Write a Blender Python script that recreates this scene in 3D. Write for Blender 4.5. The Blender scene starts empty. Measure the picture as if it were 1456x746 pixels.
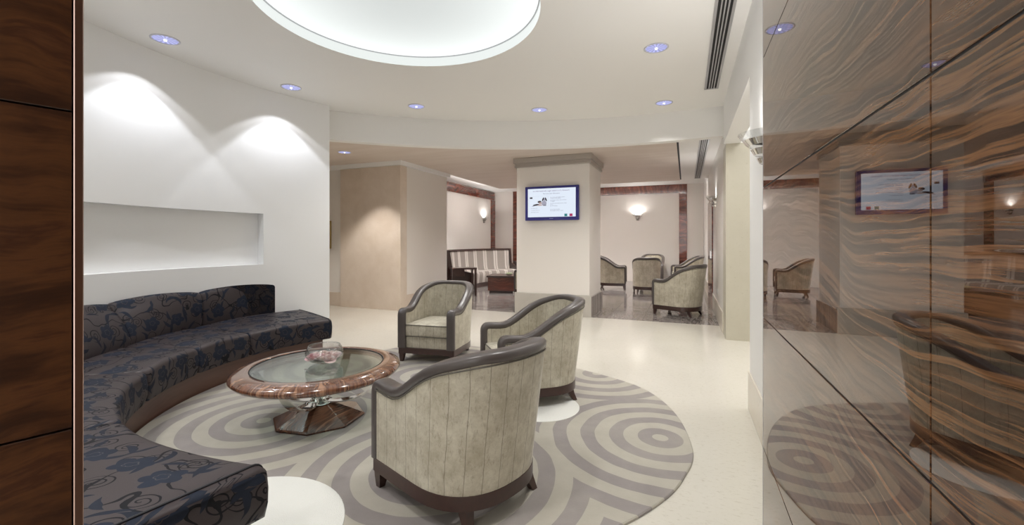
import bpy, bmesh, math, random
from math import sin, cos, pi, radians, sqrt, atan2
from mathutils import Vector, Matrix
random.seed(7)
D = bpy.data
SC = bpy.context.scene
COL = SC.collection

# ---------------------------------------------------------------- camera
cam = D.objects.new('camera', D.cameras.new('camera')); COL.objects.link(cam)
cam.location = (0, 0, 1.3)
cam.rotation_euler = (radians(90), 0, math.atan2(247, 620))
cam.data.sensor_width = 36.0
cam.data.lens = 620 / 1456 * 36
cam.data.shift_y = -31 / 1456
cam.data.clip_start = 0.02
SC.camera = cam
# ---------------------------------------------------------------- world, exposure
w = D.worlds.new('world'); SC.world = w; w.use_nodes = True
w.node_tree.nodes['Background'].inputs[0].default_value = (1.0, 0.985, 0.96, 1)
w.node_tree.nodes['Background'].inputs[1].default_value = 2.0
SC.view_settings.view_transform = 'Standard'; SC.view_settings.look = 'None'
SC.view_settings.exposure = 0.64; SC.view_settings.gamma = 1.0
SC.view_settings.use_curve_mapping = False
SC.cycles.use_denoising = True
SC.cycles.max_bounces = 10; SC.cycles.diffuse_bounces = 5; SC.cycles.glossy_bounces = 5
SC.cycles.transmission_bounces = 8; SC.cycles.transparent_max_bounces = 8
SC.cycles.sample_clamp_indirect = 6.0
SC.cycles.caustics_reflective = False; SC.cycles.caustics_refractive = False

def lamp(name, kind, loc, energy, color=(1, 1, 1), target=None, **kw):
    l = D.lights.new(name, kind); l.energy = energy; l.color = color
    for k, v in kw.items(): setattr(l, k, v)
    o = D.objects.new(name, l); COL.objects.link(o); o.location = loc
    if target is not None:
        o.rotation_euler = (Vector(target) - Vector(loc)).to_track_quat('-Z', 'Y').to_euler()
    return o
DISC = .85          # luminous ceiling strength
SPOT = 21.0         # wall-washing downlights
ROOM_SPOT = 58.0
REAR = 1.45
# cove light lying over the edge of the floating ceiling in the rear lounge
lamp('cove_light', 'AREA', (-2.7, 11.75, 2.84), 70 * REAR, (1, .95, .93), (-2.7, 11.75, 4), shape='RECTANGLE', size=5.4, size_y=.2)
lamp('cove_light', 'AREA', (-5.6, 10.6, 2.84), 5 * REAR, (1, .95, .93), (-5.6, 10.6, 4), shape='RECTANGLE', size=.2, size_y=3.6)
# added fill spots that brighten the rear lounge, without fittings
for (x, y) in ((-3.6, 9.6), (-1.0, 9.3), (-5.2, 10.2), (-.9, 12.3), (-3.6, 12.6)):
    lamp('rear_fill_spot', 'SPOT', (x, y, 2.76), 85 * REAR, (1, .96, .93), (x, y, 0), spot_size=radians(115), spot_blend=.8, shadow_soft_size=.12)
# fill spots added above the near room, outside the frame, for overall brightness
for (x, y) in ((-3.9, 1.1), (-2.6, .3), (-1.2, .9), (-.3, 2.2), (-1.0, -.9), (-2.6, -1.4)):
    lamp('near_fill_spot', 'SPOT', (x, y, 3.07), 62, (1, .985, .96), (x, y, 0), spot_size=radians(125), spot_blend=.9, shadow_soft_size=.1)
for (x, y) in ((-4.1, 6.0), (-.6, 7.2), (-3.3, 6.9)):  # extra fill spots, added to lift the ambient around the beige block
    lamp('rear_fill_spot', 'SPOT', (x, y, 2.76), 34, (1, .96, .93), (x, y, 0), spot_size=radians(130), spot_blend=.9, shadow_soft_size=.12)
# daylight-white light of the passage behind the side opening
lamp('passage_light', 'AREA', (1.4, 4.9, 2.65), 5.5, (1, .98, .95), (1.4, 4.9, 0), shape='RECTANGLE', size=.8, size_y=2)

# ---------------------------------------------------------------- helpers
def parentto(o, p):
    if p is not None: o.parent = p
    return o
def tag(o, label=None, cat=None, group=None, kind=None):
    if label: o['label'] = label
    if cat: o['category'] = cat
    if group: o['group'] = group
    if kind: o['kind'] = kind
    return o
def empty(name, loc=(0, 0, 0), rz=0, label=None, cat=None, group=None):
    o = D.objects.new(name, None); COL.objects.link(o); o.location = loc; o.rotation_euler = (0, 0, rz)
    o.empty_display_size = .1
    return tag(o, label, cat, group)
def link(name, me, mat=None, parent=None, loc=None, rz=None, smooth=False):
    if isinstance(me, bmesh.types.BMesh):
        m = D.meshes.new(name); me.normal_update(); me.to_mesh(m); me.free(); me = m
    if mat is not None and not me.materials: me.materials.append(mat)
    if smooth:
        for p in me.polygons: p.use_smooth = True
    o = D.objects.new(name, me); COL.objects.link(o)
    if parent is not None: o.parent = parent
    if loc is not None: o.location = loc
    if rz is not None: o.rotation_euler = (0, 0, rz)
    return o
def autosmooth(o, ang=35):
    me = o.data
    for p in me.polygons: p.use_smooth = True
    me.set_sharp_from_angle(angle=radians(ang)) if hasattr(me, 'set_sharp_from_angle') else None
    return o
def copy_tree(o, parent=None):
    c = o.copy(); COL.objects.link(c)
    if parent is not None: c.parent = parent
    for ch in list(o.children): copy_tree(ch, c)
    return c
def box(bm, x0, x1, y0, y1, z0, z1, bev=0, seg=1):
    r = bmesh.ops.create_cube(bm, size=1.0)
    vs = r['verts']
    for v in vs:
        v.co = Vector(((x0 + x1) / 2 + v.co.x * (x1 - x0), (y0 + y1) / 2 + v.co.y * (y1 - y0), (z0 + z1) / 2 + v.co.z * (z1 - z0)))
    if bev:
        es = list({e for v in vs for e in v.link_edges})
        bmesh.ops.bevel(bm, geom=es, offset=bev, segments=seg, profile=.5, affect='EDGES')
    return bm
def boxo(name, x0, x1, y0, y1, z0, z1, mat, parent=None, bev=0, seg=1, kind=None):
    bm = bmesh.new(); box(bm, x0, x1, y0, y1, z0, z1, bev, seg)
    o = link(name, bm, mat, parent)
    if kind: o['kind'] = kind
    return o
def grid_mesh(rows, uv=None, closed_u=False, closed_v=False, cap0=False, cap1=False, flip=False):
    """rows: list of rings (list of Vector); uv: same layout of (u, v)"""
    bm = bmesh.new(); L = bm.loops.layers.uv.new('UVMap')
    V = [[bm.verts.new(p) for p in r] for r in rows]
    n, m = len(rows), len(rows[0])
    for i in range(n if closed_u else n - 1):
        for j in range(m if closed_v else m - 1):
            i2, j2 = (i + 1) % n, (j + 1) % m
            q = [(i, j), (i2, j), (i2, j2), (i, j2)]
            if flip: q.reverse()
            try: f = bm.faces.new([V[a][b] for a, b in q])
            except ValueError: continue
            if uv:
                for lp, (a, b) in zip(f.loops, q):
                    u_ = uv[a][b]; lp[L].uv = u_
    def cap(i, rev):
        vs = list(V[i]);
        if rev: vs.reverse()
        try:
            f = bm.faces.new(vs)
            if uv:
                for lp in f.loops:
                    k = V[i].index(lp.vert); c = rows[i][k]
                    lp[L].uv = (uv[i][0][0] + (Vector((c[0], c[1])) - Vector((rows[i][0][0], rows[i][0][1]))).length, c[2])
        except ValueError: pass
    if cap0: cap(0, not flip)
    if cap1: cap(n - 1, flip)
    bmesh.ops.recalc_face_normals(bm, faces=bm.faces[:])
    return bm
def lathe(prof, n=32, cx=0, cy=0, z=0, close=False):
    rows = [[Vector((cx + r * cos(2 * pi * k / n), cy + r * sin(2 * pi * k / n), z + h)) for r, h in prof] for k in range(n)]
    bm = grid_mesh(rows, closed_u=True, closed_v=close)
    bmesh.ops.remove_doubles(bm, verts=bm.verts[:], dist=1e-5)
    return bm
def tube(bm, pts, r, n=8, caps=True):
    pts = [Vector(p) for p in pts]; rings = []
    for i, p in enumerate(pts):
        t = (pts[min(i + 1, len(pts) - 1)] - pts[max(i - 1, 0)]).normalized()
        a = t.cross(Vector((0, 0, 1)))
        if a.length < 1e-3: a = t.cross(Vector((1, 0, 0)))
        a.normalize(); b = t.cross(a)
        rr = r[i] if isinstance(r, (list, tuple)) else r
        rings.append([bm.verts.new(p + a * rr * cos(2 * pi * k / n) + b * rr * sin(2 * pi * k / n)) for k in range(n)])
    for i in range(len(rings) - 1):
        for k in range(n):
            bm.faces.new([rings[i][k], rings[i][(k + 1) % n], rings[i + 1][(k + 1) % n], rings[i + 1][k]])
    if caps: bm.faces.new(rings[0][::-1]); bm.faces.new(rings[-1])
    return bm
def sstep(a, b, x):
    t = max(0.0, min(1.0, (x - a) / (b - a))); return t * t * (3 - 2 * t)

# ---------------------------------------------------------------- materials
class S:      # tiny node-expression wrapper
    nt = None
    def __init__(s, sock): s.s = sock
    @staticmethod
    def m(op, *a):
        n = S.nt.nodes.new('ShaderNodeMath'); n.operation = op
        for i, x in enumerate(a):
            if isinstance(x, S): S.nt.links.new(x.s, n.inputs[i])
            else: n.inputs[i].default_value = x
        return S(n.outputs[0])
    def __add__(s, o): return S.m('ADD', s, o)
    __radd__ = __add__
    def __sub__(s, o): return S.m('SUBTRACT', s, o)
    def __rsub__(s, o): return S.m('SUBTRACT', o, s)
    def __mul__(s, o): return S.m('MULTIPLY', s, o)
    __rmul__ = __mul__
    def __truediv__(s, o): return S.m('DIVIDE', s, o)
    def lt(s, o): return S.m('LESS_THAN', s, o)
    def gt(s, o): return S.m('GREATER_THAN', s, o)
    def fract(s): return S.m('FRACT', s)
    def floor(s): return S.m('FLOOR', s)
    def abs(s): return S.m('ABSOLUTE', s)
    def sin(s): return S.m('SINE', s)
    def cos(s): return S.m('COSINE', s)
    def sqrt(s): return S.m('SQRT', s)
    def min(s, o): return S.m('MINIMUM', s, o)
    def max(s, o): return S.m('MAXIMUM', s, o)
def xyz(x, y, z=0.0):
    n = S.nt.nodes.new('ShaderNodeCombineXYZ')
    for i, v in enumerate((x, y, z)):
        if isinstance(v, S): S.nt.links.new(v.s, n.inputs[i])
        else: n.inputs[i].default_value = v
    return S(n.outputs[0])
def sep(v):
    n = S.nt.nodes.new('ShaderNodeSeparateXYZ'); S.nt.links.new(v.s, n.inputs[0]); return [S(o) for o in n.outputs]
def coords(kind='Object'):
    n = S.nt.nodes.new('ShaderNodeTexCoord'); return S(n.outputs[kind])
def noise(v, scale=5, detail=3, rough=.5, dist=0):
    n = S.nt.nodes.new('ShaderNodeTexNoise'); S.nt.links.new(v.s, n.inputs['Vector'])
    n.inputs['Scale'].default_value = scale; n.inputs['Detail'].default_value = detail
    n.inputs['Roughness'].default_value = rough; n.inputs['Distortion'].default_value = dist
    return S(n.outputs[0])
def white(v):
    n = S.nt.nodes.new('ShaderNodeTexWhiteNoise'); n.noise_dimensions = '3D'; S.nt.links.new(v.s, n.inputs['Vector']); return S(n.outputs['Color']), S(n.outputs['Value'])
def ramp(f, stops):
    n = S.nt.nodes.new('ShaderNodeValToRGB'); S.nt.links.new(f.s, n.inputs[0])
    e = n.color_ramp.elements
    while len(e) < len(stops): e.new(.5)
    for q, (p, c) in zip(e, stops): q.position = p; q.color = (*c, 1) if len(c) == 3 else c
    return S(n.outputs[0])
def mix(f, a, b):
    n = S.nt.nodes.new('ShaderNodeMix'); n.data_type = 'RGBA'
    if isinstance(f, S): S.nt.links.new(f.s, n.inputs[0])
    else: n.inputs[0].default_value = f
    for i, c in ((6, a), (7, b)):
        if isinstance(c, S): S.nt.links.new(c.s, n.inputs[i])
        else: n.inputs[i].default_value = (*c, 1)
    return S(n.outputs[2])
def mat(name, color=(.8, .8, .8), rough=.5, metal=0, **kw):
    m = D.materials.new(name); m.use_nodes = True; S.nt = m.node_tree
    b = m.node_tree.nodes['Principled BSDF']
    b.inputs['Base Color'].default_value = (*color, 1); b.inputs['Roughness'].default_value = rough; b.inputs['Metallic'].default_value = metal
    for k, v in kw.items():
        i = b.inputs[k]
        i.default_value = (*v, 1) if isinstance(v, tuple) and len(v) == 3 and i.type == 'RGBA' else v
    m['b'] = 1
    return m, b
def put(b, key, s): S.nt.links.new(s.s, b.inputs[key])
def bump(b, s, strength=.2, dist=.01):
    n = S.nt.nodes.new('ShaderNodeBump'); n.inputs['Strength'].default_value = strength; n.inputs['Distance'].default_value = dist
    S.nt.links.new(s.s, n.inputs['Height']); S.nt.links.new(n.outputs[0], b.inputs['Normal'])

def paint(name, c, rough=.55):
    m, b = mat(name, c, rough); v = coords('Object')
    bump(b, noise(v, 120, 2), .04, .002)
    return m
M_white = paint('white_paint', (.87, .87, .865))
M_ceil = paint('ceiling_paint', (.88, .87, .85))
M_cream = paint('cream_paint', (.78, .74, .70))
M_gloss = paint('satin_cream_paint', (.78, .76, .73), .28)
M_tan, b = mat('fabric_ceiling_panel', (.6, .53, .47), .6)
_v = coords('Object'); _x, _y, _z = sep(_v)
put(b, 'Base Color', mix(noise(xyz(_x * .4, _y * 3, 0), 2, 4), (.62, .52, .45), (.76, .68, .62)))

def stone(name, c1, c2, c3, rough=.12, scale=3, veinscale=2.0, coat=0.0):
    m, b = mat(name, c1, rough); v = coords('Object')
    a = noise(v, scale, 8, .6, .4); f = noise(v, scale * 9, 6, .7)
    vein = (noise(v, veinscale, 8, .6, 1.2) - .5).abs()
    c = mix(a, c1, c2)
    spk = (f - .60).max(0.0) * 5
    c = mix(S.m('MINIMUM', spk, .5), c, c3)
    put(b, 'Base Color', c)
    b.inputs['Coat Weight'].default_value = coat
    return m
# polished cream floor: fine fossil flecks stretched one way
M_floor, b = mat('cream_marble', (.7, .67, .6), .1)
_v = coords('Object'); _x, _y, _z = sep(_v)
fl = noise(xyz(_x * 9, _y * 22, 0), 3, 5, .75)
cl = noise(_v, 1.6, 4)
c = mix(cl, (.585, .555, .485), (.665, .64, .575))
c = mix(((fl - .55).max(0.0) * 5).min(.7), c, (.44, .40, .32))
put(b, 'Base Color', c); put(b, 'Roughness', noise(_v, 30, 3) * .08 + .08)
M_beige = stone('beige_marble', (.56, .455, .36), (.76, .67, .585), (.46, .36, .28), .3, 3.2)
M_beige2 = stone('pale_beige_marble', (.47, .44, .35), (.56, .53, .44), (.28, .25, .16), .3, 4.0)
M_skirt = stone('grey_beige_marble', (.44, .41, .37), (.54, .51, .47), (.36, .33, .30), .15, 2.5)
M_skirt2 = stone('cream_skirting_marble', (.64, .59, .5), (.70, .65, .57), (.5, .45, .37), .2, 3)
M_crown, b = mat('crown_moulding_paint', (.42, .38, .345), .45)
M_tile, b = mat('dark_veined_marble', (.1, .09, .09), .09)
_oi = S.nt.nodes.new('ShaderNodeObjectInfo'); rnd = S(_oi.outputs['Random'])
_v = coords('Object'); _x, _y, _z = sep(_v)
_a = rnd * 6.28
_u = _x * _a.cos() + _y * _a.sin() + rnd * 37; _w = _y * _a.cos() - _x * _a.sin()
n1 = noise(xyz(_u * 1.2, _w * 6, rnd * 9), 1.4, 6, .62, 1.6)
vein = (1.0 - ((n1 - .5).abs() * 9)).max(0.0)
c = mix(noise(xyz(_u, _w * 3, rnd * 5), 2, 5, .6, .8), (.065, .053, .050), (.22, .19, .178))
c = mix(vein * .5, c, (.5, .46, .43))
put(b, 'Base Color', c)

def veneer(name, ax, stops, rough, coat, fu=.35, fv=5.0, s=1.0, wave=.35, ior=1.5, croug=.02, spec=.5, bf=(1.7, 1.2), b2=.22, rg=.62):
    """figured gloss veneer; ax = which object axes are (along grain, across grain)"""
    m, b = mat(name, (.1, .05, .03), rough); v = coords('Object'); q = sep(v)
    u, w_ = q[ax[0]], q[ax[1]]
    oi = S.nt.nodes.new('ShaderNodeObjectInfo')
    bend = noise(xyz(u * bf[0], w_ * bf[1], 3.0), 1.3 * s, 3, .5) - .5
    bend2 = noise(xyz(u * 5, w_ * 4, 1.0), 1.3 * s, 2, .5) - .5
    ww = w_ + bend * wave + bend2 * (wave * b2)
    n = noise(xyz(u * fu, ww * fv, 0.0), 2.2 * s, 6, rg, .15)
    fine = noise(xyz(u * 2, ww * 60, 0.0), 2.5 * s, 3, .6)
    f = n * .86 + fine * .14
    c = ramp(f, stops)
    put(b, 'Base Color', c)
    b.inputs['Specular IOR Level'].default_value = spec; b.inputs['Coat Weight'].default_value = coat; b.inputs['Coat Roughness'].default_value = croug; b.inputs['Coat IOR'].default_value = ior
    return m
st_pan = [(.30, (.008, .004, .003)), (.395, (.018, .009, .006)), (.445, (.18, .088, .040)), (.48, (.016, .008, .005)), (.54, (.13, .062, .028)), (.60, (.018, .009, .006)), (.67, (.22, .108, .050)), (.76, (.02, .010, .007))]
st_left = [(.28, (.012, .005, .003)), (.42, (.042, .015, .006)), (.54, (.105, .040, .014)), (.60, (.055, .019, .008)), (.72, (.145, .058, .022))]
M_panel = veneer('gloss_rosewood_panel', (1, 2), st_pan, .4, 1.0, .26, 10.0, 1.0, .22, 1.58, .006, 0.0, (1.0, .9), .05, .55)
M_panel_l = veneer('satin_rosewood_panel', (1, 2), st_left, .35, .4, 1.2, 4.5, 1.6, .12, 1.4, .12)
st_red = [(.3, (.03, .007, .004)), (.5, (.13, .028, .014)), (.62, (.24, .062, .032)), (.75, (.07, .016, .010))]
M_red_h = veneer('red_rosewood_vertical', (2, 0), st_red, .2, .6, .8, 6)
M_red_v = veneer('red_rosewood_horizontal', (0, 2), st_red, .2, .6, .8, 6)
M_red_s = veneer('red_rosewood_side', (1, 2), st_red, .2, .6, .8, 6)
st_tab = [(.3, (.035, .014, .009)), (.45, (.15, .062, .034)), (.53, (.06, .024, .016)), (.62, (.27, .13, .075)), (.75, (.11, .045, .028))]
M_tabbase = veneer('rosewood_table_base', (2, 0), st_tab, .2, .8, 1.5, 6, 2.4)
M_plinth = veneer('walnut_plinth', (0, 2), [(.3, (.07, .032, .020)), (.6, (.13, .062, .042)), (.8, (.10, .048, .03))], .35, .3, 1, 8)
M_darkwood, b = mat('dark_stained_wood', (.035, .014, .011), .3)
b.inputs['Coat Weight'].default_value = .3
_v = coords('Object'); put(b, 'Base Color', mix(noise(_v, 30, 4, .6, 1), (.028, .011, .009), (.06, .024, .018)))
# table rim: radial grain in UV
M_rim, b = mat('rosewood_table_rim', (.2, .1, .05), .18)
_u, _w, _z = sep(coords('UV'))
ww = _u * 16 + (noise(xyz(_u * 14, _w * 6, 0), 1, 3) - .5) * 1.6
n = noise(xyz(ww, _w * 1.2, 0), 1.3, 5, .65, .3)
put(b, 'Base Color', ramp(n, [(.3, (.05, .018, .011)), (.43, (.22, .095, .052)), (.5, (.09, .035, .022)), (.58, (.36, .19, .11)), (.75, (.16, .07, .04))]))
b.inputs['Coat Weight'].default_value = 1.0; b.inputs['Coat Roughness'].default_value = .02

M_chrome, b = mat('polished_chrome', (.78, .77, .75), .08, 1)
M_nickel, b = mat('bronze_edge_trim', (.42, .31, .27), .28, 1)
M_alu, b = mat('brushed_aluminium', (.5, .5, .52), .4, .6)
M_black, b = mat('black_void', (.008, .008, .009), .6)
M_leather, b = mat('taupe_leather', (.085, .072, .068), .33)
bump(b, noise(coords('Object'), 160, 2), .12, .002); b.inputs['Coat Weight'].default_value = .15; b.inputs['Coat Roughness'].default_value = .3
# armchair velvet with hand-drawn pin stripes
def velvet(name, ca, cb, cd):
    m, b = mat(name, ca, .75)
    u, v, _ = sep(coords('UV')); o = coords('Object')
    wob = (noise(xyz(u * 2, v * 3, 0), 2, 3) - .5) * .02
    k = ((u + wob) / .088).fract() - .5
    line = k.abs().lt(.014)
    mott = noise(o, 5.5, 8, .78)
    cr = noise(xyz(u * 1.6, v * .6, 2), 24, 6, .82)
    c = mix(((mott - .40) * 4.2).max(0.0).min(1.0), ca, cb)
    c = mix(((cr - .52).max(0.0) * 5.0).min(.6), c, cd)
    c = mix(line * .75, c, (.10, .08, .05))
    put(b, 'Base Color', c)
    bump(b, cr * .6 + mott * .4 - line * .3, .12, .004)
    b.inputs['Sheen Weight'].default_value = .35; b.inputs['Sheen Roughness'].default_value = .35
    return m
M_velvet = velvet('pinstriped_sage_velvet', (.43, .39, .30), (.62, .585, .48), (.28, .23, .17))
M_piping, b = mat('grey_piping', (.12, .11, .09), .6)
# striped banquette
M_stripe, b = mat('striped_banquette_fabric', (.4, .35, .3), .7)
u, v, _ = sep(coords('UV')); k = (u / .40).fract()
c = mix(k.lt(.66), (.52, .48, .44), (.235, .205, .185)); c = mix(k.gt(.80) * k.lt(.86), c, (.25, .22, .2))
put(b, 'Base Color', c)

# floral cut-velvet sofa cloth: everything in metres of UV
def floral():
    m, b = mat('floral_cut_velvet', (.03, .03, .04), .55)
    u0, v0, _ = sep(coords('UV')); u0 = u0 * .82; v0 = v0 * .82
    wx = noise(xyz(u0, v0, 0), 7, 2) - .5; wy = noise(xyz(u0, v0, 7), 7, 2) - .5
    u = u0 + wx * .05; v = v0 + wy * .05
    def cell(s, ou, ov, jit, seed):
        a = (u + ou) / s; bb = (v + ov) / s
        row = bb.floor(); a = a + row * .5
        ca = a.floor()
        col, val = white(xyz(ca, row, seed)); r1, r2, r3 = sep(col)
        x = (a - ca - .5 - (r1 - .5) * jit) * s; y = (bb - row - .5 - (r2 - .5) * jit) * s
        return x, y, r3, r1
    def polar(x, y): return (x * x + y * y).sqrt(), S.m('ARCTAN2', y, x)
    # blooms
    x, y, r3, r1 = cell(.22, 0, 0, .25, 1.0); r, a = polar(x, y * 1.25)
    pet = ((a * 2.5 + r3 * 6.28).cos()).abs()
    flower = r.lt(pet * .022 + .042 + r1 * .008)
    heart = ((r - .017 - pet * .006).abs()).lt(.0016)
    # leaves
    def leaf(s, ou, ov, seed, L, W):
        x, y, r3, r1 = cell(s, ou, ov, .3, seed); t = r3 * 6.28
        p = x * t.cos() + y * t.sin(); q = y * t.cos() - x * t.sin() + p * p * 6
        return (q.abs()).lt((1.0 - (p / L) * (p / L)) * W)
    lf = leaf(.17, .07, .10, 3.0, .05, .011).max(leaf(.19, .12, .02, 21.0, .045, .011)).max(leaf(.21, .0, .035, 5.0, .058, .013))
    # curling tendrils
    def curl(s, ou, ov, seed, R, pitch):
        x, y, r3, r1 = cell(s, ou, ov, .3, seed); r, a = polar(x, y * 1.15)
        sg = r1.gt(.5) * 2 - 1
        f = (r / pitch - a * sg / 6.2832 + r3).fract() - .5
        return f.abs().lt(.10 + r * .9) * r.lt(R)
    cu = curl(.19, .04, .02, 11.0, .048, .022).max(curl(.25, .125, .125, 12.0, .045, .022))
    # stems
    st = ((noise(xyz(u, v, 1.3), 5.5, 1) - .5).abs()).lt(.009)
    pat = flower.max(lf).max(cu).max(st)
    pat = pat * (1.0 - heart)
    blue = flower.max(lf * .8)
    g = noise(xyz(u0, v0, 0), 300, 2)
    ground = mix(g, (.034, .026, .028), (.058, .045, .047))
    dark = mix(blue, (.002, .002, .005), mix(noise(xyz(u0, v0, 4), 16, 3), (.005, .008, .017), (.016, .025, .048)))
    put(b, 'Base Color', mix(pat, ground, dark))
    put(b, 'Roughness', pat * .3 + .42)
    bump(b, pat, .5, .003)
    b.inputs['Specular IOR Level'].default_value = .3
    return m
M_floral = floral()
M_navypipe, b = mat('navy_piping', (.004, .004, .008), .5)

# rug with rippling rings
def rugmat():
    m, b = mat('rippled_rug', (.4, .4, .35), .9)
    v = coords('Object'); x, y, z = sep(v)
    x = x + (noise(v, 3, 2) - .5) * .03; y = y + (noise(v, 3.3, 2) - .5) * .03
    cs = [(-.155, 3.0), (-2.80, 2.24), (-1.33, 2.10), (-.80, 4.22), (-2.3, 3.55), (-3.3, 3.5), (-2.9, 1.1)]
    d = None
    for cx, cy in cs:
        e = (x - cx) * (x - cx) + (y - cy) * (y - cy)
        d = e if d is None else d.min(e)
    d = d.sqrt()
    k = (((d + .045) / .186).fract()).lt(.5)     # light where true: centre dot, then alternating bands
    n = noise(v, 5, 5, .65); f = noise(v, 260, 2)
    n2 = noise(v, 1.3, 4, .6)
    li = mix(n, (.34, .315, .265), (.48, .45, .385)); da = mix(n, (.20, .178, .172), (.31, .28, .27)); da = mix((n2 - .45).max(0.0) * 1.6, da, li); li = mix((.55 - n2).max(0.0) * .8, li, (.33, .30, .275))
    c = mix(k, da, li)
    put(b, 'Base Color', c)
    bump(b, f * .5 + k * .2, .35, .006)
    b.inputs['Sheen Weight'].default_value = .2
    return m
M_rug = rugmat()
M_wool, b = mat('white_wool', (.74, .74, .70), .9)
bump(b, noise(coords('Object'), 160, 3), .5, .006); b.inputs['Sheen Weight'].default_value = .2

def glass(name, c, rough=0.0, thin=True):
    m, b = mat(name, c, rough)
    b.inputs['Transmission Weight'].default_value = 1.0; b.inputs['IOR'].default_value = 1.45
    return m
M_glass = glass('clear_glass', (.93, .97, .96))
# table pane: green-grey glass (transparent + fresnel gloss so lamps still shine through it)
M_pane = D.materials.new('green_glass_pane'); M_pane.use_nodes = True; nt = M_pane.node_tree; nt.nodes.clear()
o_ = nt.nodes.new('ShaderNodeOutputMaterial'); mx = nt.nodes.new('ShaderNodeMixShader'); tr = nt.nodes.new('ShaderNodeBsdfTransparent'); gl = nt.nodes.new('ShaderNodeBsdfGlossy'); fr = nt.nodes.new('ShaderNodeLayerWeight')
tr.inputs[0].default_value = (.84, .91, .885, 1); gl.inputs['Roughness'].default_value = .01; S.nt = nt
F0 = 0.12
nt.links.new((S.m('POWER', S(fr.outputs['Facing']), 4.0) * (.9 - F0) + F0).s, mx.inputs[0]); nt.links.new(tr.outputs[0], mx.inputs[1]); nt.links.new(gl.outputs[0], mx.inputs[2]); nt.links.new(mx.outputs[0], o_.inputs[0])
M_bowl = M_pane.copy(); M_bowl.name = 'clear_bowl_glass'
for n in M_bowl.node_tree.nodes:
    if n.type == 'BSDF_TRANSPARENT': n.inputs[0].default_value = (.93, .94, .94, 1)

def emit(name, c, s):
    m, b = mat(name, (0, 0, 0), .5); b.inputs['Emission Color'].default_value = (*c, 1); b.inputs['Emission Strength'].default_value = s
    return m
# luminous ceiling: tubes round its edge make the diffuser brighter towards the rim
M_lum, b = mat('luminous_diffuser', (.12, .12, .12), .6)
x, y, z = sep(coords('Object')); r = (x * x + y * y).sqrt()
b.inputs['Emission Color'].default_value = (.93, .985, .97, 1)
put(b, 'Emission Strength', (r / 1.1) * (r / 1.1) * (DISC * .32) + DISC * .50)
M_recess = emit('glowing_recess_band', (.95, 1.0, .975), .56)
M_lens = emit('downlight_reflector', (.52, .54, .95), 1.0)
S.nt = M_lens.node_tree; b = S.nt.nodes['Principled BSDF']
x, y, z = sep(coords('Object')); a_ = S.m('ARCTAN2', y, x)
put(b, 'Emission Strength', ((a_ * 14).sin() * .18 + .52))
M_bulb = emit('lamp_filament', (1, 1, 1), 1.2)
M_bulbw = emit('sconce_lamp', (1, .97, .93), 25)

# ---------------------------------------------------------------- constants of the plan
WC = Vector((-.94, 3.06)); WR = 3.77        # curved white wall
BC = Vector((-.3, .58)); BR = 5.92          # bulkhead
LC = Vector((-2.07, 2.85)); LR = 1.09       # luminous ceiling
HC = 3.10; HR = 2.80; HT = 3.04
YB = 14.4; XL = -6.4; XR = .49
def struct(o): o['kind'] = 'structure'; return o

# ---------------------------------------------------------------- SETTING: floor
floor = struct(boxo('floor', -8.2, 2.4, -3.2, 7.36, -.1, 0, M_floor))
boxo('lounge_subfloor', -8.2, 2.4, 7.36, 14.6, -.1, -.012, M_black, floor)
nx, ny = 12, 12; tw = (XR - XL) / nx; tl = (YB - 7.36) / ny
bm = bmesh.new(); box(bm, .002, tw - .002, .002, tl - .002, -.012, 0, .0012)
tme = D.meshes.new('marble_tile'); bm.to_mesh(tme); bm.free(); tme.materials.append(M_tile)
for i in range(nx):
    for j in range(ny):
        link('marble_tile', tme, None, floor, (XL + i * tw, 7.36 + j * tl, 0))
# ---------------------------------------------------------------- main ceiling with round recess
bm = bmesh.new(); N = 96
def sqpt(a):
    dx, dy = cos(a), sin(a); ts = []
    for (lo, hi, o, d) in ((-5.4, .9, LC.x, dx), (-3.2, 6.95, LC.y, dy)):
        if d > 1e-9: ts.append((hi - o) / d)
        elif d < -1e-9: ts.append((lo - o) / d)
    t = min(ts); return (LC.x + dx * t, LC.y + dy * t)
angs = sorted([2 * pi * k / N for k in range(N)] + [atan2(yy - LC.y, xx - LC.x) % (2 * pi) for xx in (-5.4, .9) for yy in (-3.2, 6.95)])
ring = [(bm.verts.new((LC.x + LR * cos(a), LC.y + LR * sin(a), HC)), bm.verts.new((*sqpt(a), HC)), bm.verts.new((LC.x + LR * cos(a), LC.y + LR * sin(a), HC + .16)), bm.verts.new((*sqpt(a), HC + .16))) for a in angs]
n = len(ring)
for i in range(n):
    a, b_ = ring[i], ring[(i + 1) % n]
    bm.faces.new((a[0], b_[0], b_[1], a[1])); bm.faces.new((a[2], a[3], b_[3], b_[2])); bm.faces.new((a[0], a[2], b_[2], b_[0]))
bmesh.ops.recalc_face_normals(bm, faces=bm.faces[:])
ceiling = struct(link('ceiling', bm, M_ceil))
lum = empty('ceiling_light', (LC.x, LC.y, HC), 0, 'large round luminous ceiling light recessed above the sofa group', 'ceiling light')
bm = lathe([(LR - .001, 0.0), (LR - .001, .088)], 96); link('recess_ring', bm, M_recess, lum, smooth=True)
bm = lathe([(LR - .012, .088), (LR - .001, .088), (LR - .001, .096), (LR - .012, .096)], 96, close=True); link('edge_strip', bm, M_alu, lum)
bm = lathe([(0, .10), (.4, .10), (.8, .10), (LR - .004, .10)], 96); link('diffuser', bm, M_lum, lum)
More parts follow.
